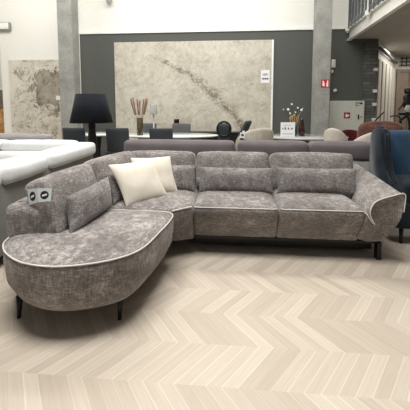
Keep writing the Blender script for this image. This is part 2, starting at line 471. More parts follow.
struct('wall_end', box(B(), 3.2, 7.2, 9.6, 9.8, 0, 2.84), M_far)
struct('wall_right', box(B(), 7.2, 7.4, -1.6, 10.2, 0, 5.2), M_white)
bm = B()                                                               # slanting panelled wall
a, b = Vector((3.40, 7.35)), Vector((4.99, 9.6)); d = (b - a).normalized(); n_ = Vector((d.y, -d.x)); Ls = (b - a).length
MS = Matrix(((d.x, -n_.x, 0, a.x), (d.y, -n_.y, 0, a.y), (0, 0, 1, 0), (0, 0, 0, 1)))
box(bm, 0, Ls, 0, 0.1, 0, 2.84, 0, MS)
for k in range(5): box(bm, 0.1 + k * 0.52, 0.1 + k * 0.52 + 0.34, -0.05, 0, 0, 2.42, 0.008, MS)
struct('wall_slanted', bm, M_far)
bm = B(); tube(bm, [MS @ Vector((0.02, -0.06, 2.66)), MS @ Vector((Ls - 0.1, -0.06, 2.62))], 0.035); struct('trim_3', bm, M_chair2, True)
bm = B(); box(bm, 5.04, 5.12, 9.54, 9.6, 0, 2.35); box(bm, 5.40, 5.46, 9.54, 9.6, 0, 2.35); box(bm, 5.04, 5.46, 9.54, 9.6, 2.35, 2.43); box(bm, 5.12, 5.40, 9.57, 9.6, 0, 2.35)
struct('door_1', bm, M_brown)

cl = tag(link('stone_sample_panel', box(B(), 3.06, 3.335, WY - 0.09, WY - 0.002, 0.0, 2.72), M_slate, base=True, smooth=False), 'tall narrow grey stone sample panel beside the dark wall', 'panel')
for k, z in enumerate((2.10, 1.62, 1.32, 0.98)):
    tag(link('white_clip', box(B(), 3.24, 3.32, WY - 0.15, WY - 0.089, z, z + 0.07, 0.01), M_steel, base=True), ('uppermost', 'second highest', 'third highest', 'lowest')[k] + ' small white clip on the grey stone sample panel', 'clip', 'white clips on the stone panel')

# ---------------------------------------------------------------- wall pieces
sl = thing('marble_slab', 'large beige marble slab with one brown diagonal vein on the dark grey wall', 'wall slab', (-0.87, WY - 0.03, 0.45))
bm = B(); box(bm, -2.76, 0.99, WY - 0.03, WY - 0.002, 0.45, 2.85); link('slab_face', bm, M_slab, sl, sl.location, False)
bm = B(); box(bm, 0.99, 1.03, WY - 0.035, WY - 0.002, 0.45, 2.85); link('edge_strip', bm, M_trim, sl, sl.location, False)
note = thing('notice_sheet', 'white printed sheet taped near the right edge of the big marble slab', 'sheet', (0.845, WY - 0.034, 1.86))
bm = B(); box(bm, 0.745, 0.945, WY - 0.037, WY - 0.032, 1.86, 2.16); link('paper', bm, M_paper, note, note.location, False)
bm = B()
for k in range(3): box(bm, 0.775 + k * 0.05, 0.815 + k * 0.05, WY - 0.039, WY - 0.0375, 1.94, 1.975)
pr_ = link('print_line', bm, M_ink, note, note.location, False); pr_['label'] = 'bold black printed line'
bm = B(); lathe(bm, [(0.04, 0), (0.06, 0.0), (0.06, 0.0012), (0.04, 0.0012)], 20)
for v in bm.verts: v.co = Vector((0.845 + v.co.x * 1.1, WY - 0.0378 - v.co.z, 2.055 + v.co.y * 0.5))
link('print_emblem', bm, M_greyink, note, note.location, False)
tag(link('slab_switch', box(B(), 0.965, 1.005, WY - 0.055, WY - 0.036, 1.73, 1.80, 0.006), M_cab, base=True), 'tiny pale switch on the right edge of the big marble slab', 'switch')

sl = thing('marble_slab', 'smaller cream marble slab with dark islands on the white wall at left', 'wall slab', (-4.8, WY - 0.03, 0.5))
bm = B(); box(bm, -5.47, -4.10, WY - 0.03, WY + 0.008, 0.5, 2.46); link('slab_face', bm, M_slab_veined, sl, sl.location, False)
bm = B(); box(bm, -4.10, -4.04, WY - 0.04, WY + 0.008, 0.5, 2.48); link('edge_strip', bm, M_trim, sl, sl.location, False)
tag(link('small_card', box(B(), -4.27, -4.13, WY - 0.036, WY - 0.031, 1.47, 1.58), M_paper, base=True, smooth=False), 'small white card on the right edge of the cream marble slab', 'card')
cb = thing('wooden_display', 'orange-brown wooden display at the far left edge beside the white wall', 'display', (-5.95, WY + 0.5, 0))
bm = B(); box(bm, -6.3, -5.71, WY + 0.3, WY + 0.7, 0, 1.25, 0.01); link('cabinet_body', bm, M_wood, cb, cb.location, False)
bm = B(); box(bm, -6.3, -5.71, WY + 0.32, WY + 0.7, 1.25, 1.75, 0.02); q = link('upper_board', bm, M_brown, cb, cb.location, False); q['label'] = 'dark brown upper board'

un = thing('wall_unit', 'white wall-mounted unit with a grey frame high on the left white wall', 'wall fixture', (-5.5, WY, 3.18))
bm = B(); box(bm, -5.69, -5.37, WY - 0.07, WY + 0.008, 3.17, 3.38, 0.02); link('housing', bm, M_conc, un, un.location)
bm = B(); box(bm, -5.66, -5.395, WY - 0.085, WY - 0.068, 3.21, 3.36, 0.008); link('front_panel', bm, M_trim, un, un.location)
sp = thing('wall_spotlight', 'small grey spotlight high on the white upper wall near the left column', 'spotlight', (-2.85, WY, 3.75))
bm = B(); box(bm, -2.88, -2.80, WY - 0.03, WY + 0.018, 3.8, 3.92, 0.008); link('mount', bm, M_tinted, sp, sp.location)
bm = B(); lathe(bm, [(0.03, 0), (0.06, 0.03), (0.07, 0.16), (0.05, 0.2)], 20)
for v in bm.verts: v.co = Matrix.Translation((-2.84, WY - 0.09, 3.74)) @ v.co
link('lamp_head', bm, M_tinted, sp, sp.location)

# fire hose cabinet
fc = thing('fire_cabinet', 'white fire hose cabinet with a red square emblem on the dark wall', 'fire cabinet', (2.69, WY, 0.55))
bm = B(); box(bm, 2.35, 3.045, WY - 0.2, WY - 0.001, 0.55, 1.47, 0.006); body = link('cabinet_body', bm, M_cab, fc, fc.location, False)
bm = B(); box(bm, 2.375, 3.02, WY - 0.212, WY - 0.2, 0.575, 1.445, 0.004); link('door', bm, M_cab, fc, fc.location, False)
bm = B(); box(bm, 2.60, 2.735, WY - 0.217, WY - 0.212, 1.075, 1.21); em = link('emblem', bm, M_darkred, fc, fc.location, False); em['label'] = 'dark red square emblem'
bm = B()
lathe(bm, [(0.012, 0), (0.026, 0.015), (0.03, 0.035), (0.016, 0.06), (0.003, 0.085)], 14)
for v in bm.verts: v.co = Vector((2.655 + v.co.x, WY - 0.219 - v.co.y * 0.05, 1.10 + v.co.z))
lathe(bm, [(0.02, 0), (0.02, 0.002)], 14, (0, 0, 0))
for v in list(bm.verts)[-28:]: v.co = Vector((2.695 + v.co.x, WY - 0.218 - v.co.z, 1.14 + v.co.y))
link('flame_mark', bm, M_paper, em, fc.location, False)
bm = B(); box(bm, 2.90, 2.925, WY - 0.235, WY - 0.212, 1.06, 1.16, 0.006); link('handle', bm, M_black, fc, fc.location)
bm = B(); lathe(bm, [(0.014, 0), (0.014, 0.012)], 14)
for v in bm.verts: v.co = Vector((2.975 + v.co.x, WY - 0.212 - v.co.z, 1.11 + v.co.y))
link('lock', bm, M_black, fc, fc.location)
bm = B(); box(bm, 2.85, 2.925, WY - 0.215, WY - 0.212, 1.352, 1.365); box(bm, 2.85, 2.865, WY - 0.215, WY - 0.212, 1.36, 1.43); box(bm, 2.85, 2.925, WY - 0.215, WY - 0.212, 1.42, 1.432); box(bm, 2.94, 2.99, WY - 0.215, WY - 0.212, 1.39, 1.432); box(bm, 2.905, 2.925, WY - 0.215, WY - 0.212, 1.40, 1.43)
link('door_sticker', bm, M_ink, fc, fc.location, False)

fc.location.z -= 0.03
fc.location.x -= 0.012
sg = thing('fire_sign', 'red fire equipment sign with white pictograms on the right concrete column', 'sign', (1.96, 6.375, 1.71))
bm = B(); box(bm, 1.885, 2.05, 6.372, 6.379, 1.70, 1.86); link('sign_plate', bm, M_red, sg, sg.location, False)
bm = B(); box(bm, 1.91, 1.955, 6.3705, 6.3722, 1.725, 1.80, 0.004); box(bm, 1.924, 1.941, 6.3705, 6.3722, 1.80, 1.835); box(bm, 1.90, 1.925, 6.3705, 6.3722, 1.815, 1.828)
link('extinguisher_mark', bm, M_paper, sg, sg.location, False)
bm = B(); box(bm, 1.99, 2.03, 6.3705, 6.3722, 1.715, 1.785)
f = [bm.verts.new(p) for p in ((2.0, 6.371, 1.79), (2.02, 6.371, 1.79), (2.035, 6.371, 1.825), (2.012, 6.371, 1.845), (1.995, 6.371, 1.81))]; bm.faces.new(f)
link('flame_mark', bm, M_paper, sg, sg.location, False)
al = thing('alarm_box', 'small white alarm box on the dark wall beside the right concrete column', 'alarm', (2.39, WY, 2.2))
bm = B(); box(bm, 2.345, 2.425, WY - 0.06, WY - 0.001, 2.2, 2.38, 0.012); link('housing', bm, M_steel, al, al.location)
bm = B(); box(bm, 2.355, 2.385, WY - 0.04, WY - 0.001, 2.08, 2.15, 0.008); link('sounder', bm, M_steel, al, al.location)
bm = B(); lathe(bm, [(0.04, 0), (0.04, 0.02), (0.025, 0.045)], 20)
for v in bm.verts: v.co = Vector((2.45 + v.co.x, WY - 0.001 - v.co.z, 1.68 + v.co.y))
tag(link('call_button', bm, M_steel, base=True), 'small round white button on the dark wall above the fire cabinet', 'button')
for k, (x0, z0) in enumerate(((5.15, 2.52), (6.0, 2.30))):
    bk = thing('wall_rack', ('black metal rack on the beige wall above the brown door', 'black metal rack at the right edge beyond the brown door')[k], 'rack', (x0, 9.6, z0))
    bm = B()
    for i in range(3): tube(bm, [(x0 + i * 0.13, 9.52, z0), (x0 + i * 0.13, 9.52, z0 + 0.26)], 0.014, 6)
    link('upright', bm, M_black, bk, bk.location)
    bm = B()
    for i in range(3): tube(bm, [(x0 - 0.05, 9.52, z0 + 0.03 + i * 0.1), (x0 + 0.36, 9.52, z0 + 0.03 + i * 0.1)], 0.014, 6)
    tube(bm, [(x0 + 0.13, 9.52, z0 + 0.13), (x0 + 0.13, 9.6, z0 + 0.13)], 0.014, 6)
    link('crossbar', bm, M_black, bk, bk.location)

# ---------------------------------------------------------------- the corner sofa
sofa = thing('corner_sofa', 'large grey chenille corner sofa with white piping and a rounded chaise at left', 'sofa', (-0.1, 2.6, 0))
SO = sofa.location
def part(name, bm, mat=None, parent=None, **k): return link(name, bm, mat or M_sofa, parent or sofa, SO, **k)

ch = catmull([(-0.428, 2.17), (-0.455, 1.98), (-0.515, 1.70), (-0.65, 1.555), (-0.885, 1.47), (-1.10, 1.485), (-1.275, 1.575), (-1.388, 1.69), (-1.43, 1.80), (-1.50, 2.05), (-1.50, 2.30), (-1.42, 2.36), (-0.62, 2.355), (-0.448, 2.305)], 9)
bm = B(); loft(bm, ch, [(0.12, 0, .14), (0.08, 0, .147), (0.048, 0, .18), (0.012, 0, .25), (0, 0, .36), (0, 0, .42), (0.004, 0, .442), (0.014, 0, .453), (0.035, 0, .463), (0.06, 0.02, .471), (0.06, 0.10, .478), (0.06, 0.2, .483), (0.06, 0.35, .486), (0.06, 0.6, .487)], 0.004)
chaise = part('chaise', bm)
N = outline_n(ch); bm = B(); tube(bm, [(p.x + N[i].x * 0.003, p.y + N[i].y * 0.003, 0.452) for i, p in enumerate(ch)], 0.0048, 6, True)
q = part('piping', bm, M_pipe, chaise); q['label'] = 'white piping round the chaise edge'

def seat_block(name, pts, r, taper, lift=0.0, pip=None, wr=0.004):
    o = round_poly(pts, r)
    bm = B(); N = outline_n(o); n = len(o)
    fr = min(p.y for p in o)
    prof = [(0.02, 0, .15), (0.0, 0, .155), (0, 0, .25), (0, 0, .36), (0, 0, .43), (0.004, 0, .452 + lift), (0.014, 0, .466 + lift), (0.034, 0.0, .481 + lift), (0.05, 0.06, .492 + lift), (0.05, 0.18, .500 + lift), (0.05, 0.36, .504 + lift), (0.05, 0.65, .506 + lift)]
    loft(bm, o, prof, wr)
    for v in bm.verts:                                                  # front face leans in toward the floor
        k = max(0, min(1, (0.40 - v.co.z) / 0.25)); fy = max(0, 1 - (v.co.y - fr) / 0.25)
        v.co.y += taper * k * fy
    s = part(name, bm)
    return s, o, N
cs, o, N = seat_block('corner_seat', [(-0.302, 2.452), (-0.452, 2.335), (-0.49, 2.345), (-1.42, 2.37), (-1.42, 3.22), (-0.302, 3.22)], [0.03, 0.04, 0.02, 0.05, 0.05, 0.03], 0.13)
seats = []
for k, (x0, x1) in enumerate(((-0.297, 0.420), (0.425, 1.118))):
    s, o, N = seat_block('seat_cushion', [(x0, 2.44), (x1, 2.44), (x1, 3.22), (x0, 3.22)], [0.05, 0.05, 0.04, 0.04], 0.16)
    seats.append(s)
    bm = B(); tube(bm, [(p.x + N[i].x * 0.004, p.y + N[i].y * 0.004, 0.462) for i, p in enumerate(o) if p.y < 2.47], 0.0042, 6)
    part('piping', bm, M_pipe, s)['label'] = 'white piping round the seat edge'
bm = B(); pl = [(-0.306, 2.452, .463), (-0.38, 2.392, .463), (-0.446, 2.340, .461)]
tube(bm, catmull(pl, 6, False), 0.006, 6); part('piping', bm, M_pipe, cs)['label'] = 'white piping on the corner seat edge'

# back shell: along the wall side and round to the left end
sh = round_poly([(1.36, 3.42), (-1.05, 3.42), (-1.36, 3.28), (-1.53, 2.95), (-1.455, 1.785), (-1.20, 1.785), (-1.245, 2.88), (-1.17, 3.10), (-1.0, 3.23), (1.36, 3.23)], [0.06, 0.3, 0.3, 0.3, 0.05, 0.05, 0.2, 0.2, 0.2, 0.06], 6, 8)
bm = B(); loft(bm, sh, [(0.03, 0, .14), (0.0, 0, .155), (0, 0, .4), (0, 0, .60), (0.005, 0, .635), (0.02, 0, .657), (0.045, 0, .668), (0.075, 0, .672)])
bm.verts.ensure_lookup_table()
# the shell is a bent bar: cap its top with quads across instead of a fan
bmesh.ops.delete(bm, geom=[bm.verts[-1]], context='VERTS')
bmesh.ops.triangle_fill(bm, edges=[e for e in bm.edges if e.is_boundary], use_beauty=True)
part('back_shell', bm, smooth=True)

def back_cushion(c, d, w, h, t, tilt, seed):
    bm = B(); puff(bm, (w / 2, t / 2, h / 2), 0.05, (0.004, 0.028, 0.012), 11, frame(c, d, tilt), 0.006, seed)
    # stitched fold under the headrest
    return part('back_cushion', bm, sub=1)
back_cushion((0.04, 3.10, 0.635), (1, 0, 0), 0.745, 0.385, 0.20, R(14), 1)
back_cushion((0.835, 3.10, 0.635), (1, 0, 0), 0.815, 0.385, 0.20, R(14), 2)
back_cushion((-0.70, 3.10, 0.635), (1, 0, 0), 0.70, 0.385, 0.20, R(14), 3)
back_cushion((-1.08, 2.735, 0.645), (0.24, 0.97, 0), 0.64, 0.40, 0.19, R(15), 4)
back_cushion((-1.185, 2.105, 0.632), (0.05, 0.99, 0), 0.62, 0.39, 0.18, R(16), 5)

# flared right arm
def arm_ring(y, k):
    """k 0 front .. 1 back"""
    f0 = [(1.06, .15), (1.09, .30), (1.112, .43), (1.122, .50), (1.15, .545), (1.20, .577), (1.285, .605), (1.35, .626), (1.377, .617), (1.381, .58), (1.374, .476), (1.358, .39), (1.338, .31), (1.318, .22), (1.305, .15)]
    b0 = [(1.10, .15), (1.12, .30), (1.16, .42), (1.20, .49), (1.24, .56), (1.28, .62), (1.33, .672), (1.37, .69), (1.40, .682), (1.41, .64), (1.39, .52), (1.36, .42), (1.32, .32), (1.28, .22), (1.24, .15)]
    out = []
    for (a, b), (c, d) in zip(f0, b0):
        z = b + (d - b) * k; x = a + (c - a) * k
        out.append(Vector((x, y + (1 - k) * 0.16 * max(0, min(1, (0.40 - z) / 0.25)), z)))
    return out
bm = B(); rings = []
for y, k, s in ((2.418, 0, 0.90), (2.408, 0, 0.965), (2.418, 0, 1), (2.5, .09, 1), (2.65, .26, 1), (2.8, .43, 1), (3.0, .66, 1), (3.2, .88, 1), (3.3, 1, 1), (3.38, 1, 0.99), (3.42, 1, 0.93)):
    pts = arm_ring(y, k); c = sum(pts, Vector()) / len(pts)
    rings.append([bm.verts.new(c + (p - c) * s) for p in pts])
for A, Bq in zip(rings, rings[1:]):
    for i in range(len(A)): bm.faces.new((A[i], A[(i + 1) % len(A)], Bq[(i + 1) % len(A)], Bq[i]))
bm.faces.new(rings[0]); bm.faces.new(rings[-1][::-1])
arm = part('armrest', bm, sub=1)
ar = arm_ring(2.413, 0)
bm = B(); ip = [Vector(p) for p in ((1.160, 2.412, .374), (1.138, 2.406, .408), (1.120, 2.404, .452), (1.123, 2.404, .50))] + [ar[i] + Vector((0, -0.004, 0.001)) for i in range(4, 11)]
tube(bm, catmull(ip, 6, False), 0.0045, 6)
tube(bm, catmull([(1.085, 2.425, .463), (1.103, 2.412, .445), (1.135, 2.406, .395), (1.160, 2.411, .371)], 6, False), 0.0042, 6)
part('piping', bm, M_pipe, arm)['label'] = 'white piping round the arm front'

# legs
def flat_leg(x, y):
    bm = B(); box(bm, x - 0.018, x + 0.018, y - 0.03, y + 0.03, 0, 0.15, 0.004); l = part('leg', bm, M_legs, smooth=False)
for x, y in ((1.285, 2.60), (1.26, 3.30), (-0.30, 3.30)): flat_leg(x, y)
for x, y in ((-0.66, 1.70), (-1.285, 1.665), (-1.46, 2.6), (-1.35, 3.25)):
    bm = B(); tube(bm, [(x, y, 0), (x + 0.005, y + 0.008, 0.14)], 0.011, 12, r2=0.02); part('leg', bm, M_legs)
bm = B(); box(bm, -0.30, 1.30, 2.60, 2.64, 0.128, 0.15); box(bm, -0.30, 1.28, 2.70, 3.34, 0.035, 0.15); part('rail_and_shade_block', bm, M_legs, smooth=False)  # front rail, plus a dark box standing in for shade under the seats

# loose cushions on the sofa
LG = 'grey chenille lumbar cushions on the corner sofa'
def loose(name, c, u, v, T, mat, label, cat, group, pinch, seed, pip=True):
    bm = B(); pillow(bm, c, u, v, T, pinch, 0.006, seed)
    t = tag(link(name, bm, mat, base=True), label, cat, group)
    return t
loose('lumbar_cushion', (0.073, 2.868, 0.597), (0.355, 0, 0), (0, 0.035, 0.115), 0.075, M_pillow_grey, 'grey lumbar cushion on the left of the two straight sofa seats', 'cushion', LG, 0.03, 1)
loose('lumbar_cushion', (0.832, 2.868, 0.600), (0.376, 0, 0), (0, 0.035, 0.12), 0.075, M_pillow_grey, 'grey lumbar cushion on the sofa seat next to the right armrest', 'cushion', LG, 0.05, 2)
loose('lumbar_cushion', (-0.605, 2.875, 0.605), (0.285, 0, 0), (0, 0.035, 0.122), 0.07, M_pillow_grey, 'grey lumbar cushion on the corner seat half hidden behind the cream pillows', 'cushion', LG, 0.03, 3)
loose('lumbar_cushion', (-1.006, 2.095, 0.600), (0.0265, 0.276, 0.003), (-0.022, 0.025, 0.118), 0.068, M_pillow_grey, 'grey lumbar cushion leaning on the chaise backrest beside the price tag', 'cushion', LG, 0.05, 4)
loose('lumbar_cushion', (-0.948, 2.575, 0.612), (0.05, 0.175, 0), (-0.045, 0.02, 0.125), 0.055, M_pillow_grey, 'grey lumbar cushion standing just left of the cream pillows', 'cushion', LG, 0.05, 5)
loose('cream_pillow', (-0.775, 2.535, 0.650), (0.148, 0.142, 0.005), (-0.082, 0.025, 0.170), 0.062, M_cream, 'square cream pillow in front, leaning on the other cream pillow', 'pillow', 'cream pillows in the sofa corner', 0.06, 6)
loose('cream_pillow', (-0.69, 2.735, 0.660), (0.170, 0.085, -0.005), (-0.045, 0.035, 0.168), 0.05, M_cream, 'square cream pillow behind, partly hidden by the front cream pillow', 'pillow', 'cream pillows in the sofa corner', 0.06, 7)

# folded price tag over the chaise backrest
pt = thing('price_tag', 'folded white price tag with two black ovals hanging on the chaise backrest', 'price tag', (-1.16, 1.79, 0.70))
P1, P2, P3 = Vector((-1.256, 1.755, 0.785)), Vector((-1.176, 1.732, 0.80)), Vector((-1.106, 1.772, 0.79))
D1, D2, D3 = Vector((0.012, -0.008, -0.098)), Vector((0.004, -0.004, -0.088)), Vector((-0.004, -0.01, -0.078))
def tag_leaf(a, b, da, db):
    bm = B(); n = (b - a).cross(da).normalized() * 0.0012
    if n.y > 0: n = -n
    q = [a, b, b + db, a + da]
    lo = [bm.verts.new(p) for p in q]; hi = [bm.verts.new(p + n) for p in q]
    bm.faces.new(lo); bm.faces.new(hi[::-1])
    for i in range(4): bm.faces.new((lo[i], lo[(i + 1) % 4], hi[(i + 1) % 4], hi[i]))
    leaf = link('tag_leaf', bm, M_tagpaper, pt, pt.location, False)
    c = (q[0] + q[1] + q[2] + q[3]) / 4 + n * 1.6; ux = (b - a + (b + db) - (a + da)) / 4; uy = -(da + db) / 4
    bm = B(); vs = []
    for k in range(28):
        an = k * 2 * math.pi / 28; vs.append(bm.verts.new(c + ux * 0.62 * math.cos(an) + uy * 0.62 * math.sin(an)))
    bm.faces.new(vs); ov = link('oval_mark', bm, M_ink, leaf, pt.location, False); ov['label'] = 'black oval printed mark'
    bm = B(); vs = [bm.verts.new(c + n * 0.6 + ux * sx * 0.36 + uy * (sy * 0.14 + sx * 0.08)) for sx, sy in ((-1, -1), (1, -1), (1, 1), (-1, 1))]; bm.faces.new(vs)
    link('oval_bar', bm, M_paper, leaf, pt.location, False)
tag_leaf(P1, P2, D1, D2); tag_leaf(P2, P3, D2, D3)

# ---------------------------------------------------------------- sofas behind
def back_sofa(label, x0, x1, heads, y0=3.62, mat=None, ht=0.885):
    mat = mat or M_mauve
    s = thing('sofa', label, 'sofa', ((x0 + x1) / 2, y0 + 0.4, 0))
    bm = B(); box(bm, x0 + 0.02, x1 - 0.02, y0 + 0.02, y0 + 0.92, 0.12, 0.40, 0.03); link('base', bm, mat, s, s.location)
    bm = B(); puff(bm, ((x1 - x0) / 2, 0.10, 0.30), 0.04, (0, 0.01, 0), 8, Matrix.Translation(((x0 + x1) / 2, y0 + 0.12, 0.46))); link('backrest', bm, M_lightgrey, s, s.location)
    for a, b in heads:
        bm = B(); puff(bm, ((b - a) / 2, 0.11, 0.115), 0.05, (0.006, 0.02, 0.008), 10, Matrix.Translation(((a + b) / 2, y0 + 0.12, ht - 0.12)), 0.005, a * 9)
        link('headrest', bm, mat, s, s.location)
    n = max(1, len(heads))
    for a, b in heads:
        bm = B(); puff(bm, ((b - a) / 2 - 0.005, 0.32, 0.08), 0.04, (0, 0, 0.015), 8, Matrix.Translation(((a + b) / 2, y0 + 0.57, 0.46))); link('seat_cushion', bm, mat, s, s.location)
    for sx in (x0 + 0.1, x1 - 0.1):
        for sy in (y0 + 0.1, y0 + 0.85):
            bm = B(); box(bm, sx - 0.02, sx + 0.02, sy - 0.02, sy + 0.02, 0, 0.13); link('leg', bm, M_legs, s, s.location, False)
    return s
back_sofa('mauve-grey sofa with one long headrest behind the corner seat and cream pillows', -1.315, 0.075, [(-1.315, 0.075)])
back_sofa('mauve-grey sofa with two headrests behind the straight sofa seats', 0.115, 1.76, [(0.115, 0.965), (0.99, 1.76)])
s = back_sofa('light grey sofa with a padded headrest by the cream marble slab', -4.2, -2.60, [(-4.2, -2.60)], 4.05, M_greysofa, 0.91)

# white sofa at left, L-shaped, seen from behind
ws = thing('white_sofa', 'white L-shaped sofa with padded headrests standing behind the chaise at left', 'sofa', (-2.6, 2.8, 0)); WO = ws.location
bm = B(); box(bm, -3.9, -1.82, 1.55, 3.85, 0.12, 0.42, 0.03); link('base', bm, M_greyback, ws, WO)
bm = B(); box(bm, -2.0, -1.80, 1.5, 3.86, 0.1, 0.70, 0.03); link('backrest', bm, M_greyback, ws, WO)['label'] = 'grey fabric back of the sofa'
bm = B(); box(bm, -3.9, -1.99, 3.66, 3.86, 0.1, 0.72, 0.03); link('backrest', bm, M_whitefab, ws, WO)
for a, b in ((1.5, 2.19), (2.205, 2.79), (2.825, 3.84)):
    bm = B(); puff(bm, (0.13, (b - a) / 2, 0.085), 0.06, (0.008, 0.006, 0.008), 10, Matrix.Translation((-1.875, (a + b) / 2, 0.755)), 0.006, a * 5); link('headrest', bm, M_whitefab, ws, WO)
for a, b in ((-3.9, -2.95), (-2.94, -1.99)):
    bm = B(); puff(bm, ((b - a) / 2, 0.13, 0.075), 0.05, (0.005, 0.01, 0.008), 10, Matrix.Translation(((a + b) / 2, 3.74, 0.785)), 0.005, a * 3); link('headrest', bm, M_whitefab, ws, WO)
    bm = B(); puff(bm, ((b - a) / 2, 0.10, 0.17), 0.05, (0.0, 0.02, 0.0), 10, Matrix.Translation(((a + b) / 2, 3.56, 0.57)), 0.005, a * 3); link('back_cushion', bm, M_whitefab, ws, WO)
for a, b in ((1.56, 2.5), (2.51, 3.44)):
    bm = B(); puff(bm, (0.55, (b - a) / 2, 0.09), 0.05, (0, 0, 0.02), 9, Matrix.Translation((-2.58, (a + b) / 2, 0.47))); link('seat_cushion', bm, M_whitefab, ws, WO)
for x, y in ((-3.8, 1.65), (-1.95, 1.65), (-3.8, 3.75), (-1.95, 3.75)):
    bm = B(); box(bm, x - 0.025, x + 0.025, y - 0.025, y + 0.025, 0, 0.13); link('leg', bm, M_legs, ws, WO, False)

# ---------------------------------------------------------------- blue wing armchair
bc = thing('wing_armchair', 'dark blue velvet wing armchair with channelled back beside the sofa arm', 'armchair', (1.97, 3.4, 0)); BO = bc.location
bm = B(); X0, X1 = 1.53, 2.40
box(bm, X0 + 0.04, X1 - 0.04, 2.84, 3.40, 0.16, 0.42, 0.04); link('base', bm, M_blue_shaded, bc, BO)
bm = B(); puff(bm, ((X1 - X0) / 2 - 0.10, 0.21, 0.10), 0.05, (0, 0, 0.015), 9, Matrix.Translation(((X0 + X1) / 2, 3.05, 0.50))); link('seat_cushion', bm, M_blue_shaded, bc, BO)
bm = B()                                                               # back with vertical channels
nch = 5; nx = nch * 8
for sgn in (0,):
    grid = []
    for i in range(nx + 1):
        u = i / nx; x = X0 + 0.06 + (X1 - X0 - 0.12) * u
        cyl = abs(math.sin(u * nch * math.pi)) ** 0.6
        row = []
        for j in range(13):
            z = 0.42 + (1.05 - 0.42) * j / 12; y = 3.27 + 0.05 * (j / 12) - 0.012 * cyl + (0.02 if j == 12 else 0)
            row.append(bm.verts.new((x, y, z)))
        row += [bm.verts.new((x, 3.40, 1.05)), bm.verts.new((x, 3.42, 0.42))]
        grid.append(row)
    for A, Bq in zip(grid, grid[1:]):
        for j in range(len(A)): bm.faces.new((A[j], A[(j + 1) % len(A)], Bq[(j + 1) % len(A)], Bq[j]))
    bm.faces.new(grid[0]); bm.faces.new(grid[-1][::-1])
link('backrest', bm, M_blue, bc, BO)['label'] = 'blue channelled backrest'
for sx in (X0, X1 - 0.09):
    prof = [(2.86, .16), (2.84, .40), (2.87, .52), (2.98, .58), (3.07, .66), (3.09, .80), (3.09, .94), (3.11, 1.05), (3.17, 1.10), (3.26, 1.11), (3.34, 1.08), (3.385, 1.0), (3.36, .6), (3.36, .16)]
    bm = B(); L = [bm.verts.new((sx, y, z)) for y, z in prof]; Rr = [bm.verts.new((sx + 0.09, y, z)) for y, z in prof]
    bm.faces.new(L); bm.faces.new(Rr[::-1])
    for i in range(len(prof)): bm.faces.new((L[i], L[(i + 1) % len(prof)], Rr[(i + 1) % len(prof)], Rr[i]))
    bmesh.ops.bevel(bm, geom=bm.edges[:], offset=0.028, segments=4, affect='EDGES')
    link('wing', bm, M_blue_shaded, bc, BO)
for x in (X0 + 0.12, X1 - 0.12):
    for y in (2.92, 3.32):
        bm = B(); tube(bm, [(x, y, 0), (x, y, 0.17)], 0.014, 10, r2=0.02); link('leg', bm, M_black, bc, BO)

# ---------------------------------------------------------------- dining area at the back
def dining_chair(label, loc, rz, fab):
    t = thing('dining_chair', label, 'chair', loc, rz, None)
    bm = B(); puff(bm, (0.22, 0.22, 0.045), 0.03, (0, 0, 0.012), 6, Matrix.Translation((0, 0, 0.455))); link('seat', bm, fab, t)
    bm = B(); puff(bm, (0.21, 0.03, 0.23), 0.028, (0, 0.004, 0), 7, Matrix.Translation((0, -0.205, 0.70)) @ Matrix.Rotation(R(7), 4, 'X'))
    for v in bm.verts: v.co.y -= 0.9 * (0.21 ** 2 - v.co.x ** 2) - 0.03
    link('backrest', bm, fab, t)
    for sx in (-0.18, 0.18):
        for sy in (-0.18, 0.18):
            bm = B(); tube(bm, [(sx * 1.1, sy * 1.1, 0), (sx, sy, 0.43)], 0.011, 8, r2=0.016); link('leg', bm, M_black, t)
    return t
cA = dining_chair('charcoal dining chair to the left of the black floor lamp', (-2.80, 5.42, 0), 0, M_chair)
dup(cA, (-1.99, 5.42, 0), 0, 'charcoal dining chair between the black floor lamp and the plume vase')
dup(cA, (-1.19, 5.40, 0), 0, 'charcoal dining chair behind the long-headrest sofa, right of the plume vase')
cD = dining_chair('slate grey dining chair on the far side of the table by the red candle', (-1.06, 6.50, 0), R(180), M_chair2)
dup(cD, (-1.84, 6.50, 0), R(180), 'slate grey dining chair on the far side of the table behind the plume vase')
for q in (cA, cD): pass

def table(name, label, c, sx, sy, mat, zt=0.75):
    t = thing(name, label, 'table', (c[0], c[1], 0))
    bm = B(); lathe(bm, [(0.96, zt - 0.03), (0.99, zt - 0.022), (1.0, zt - 0.008), (0.99, zt)], 48, (0, 0, 0), sx, sy); link('tabletop', bm, mat, t)
    bm = B(); lathe(bm, [(0.30, 0), (0.30, 0.015), (0.07, 0.05), (0.055, 0.4), (0.09, 0.66), (0.2, zt - 0.03)], 28); link('pedestal', bm, M_black, t)
    return t
table('dining_table', 'oval dining table with a pale top at the foot of the big marble slab', (-1.22, 5.92), 1.03, 0.48, M_top)
table('dining_table', 'round pale-topped dining table in front of the right concrete column', (1.42, 5.82), 0.82, 0.53, M_tinted)
table('dining_table', 'pale dining table between the black floor lamp and the left column', (-2.75, 6.08), 0.52, 0.42, M_top)

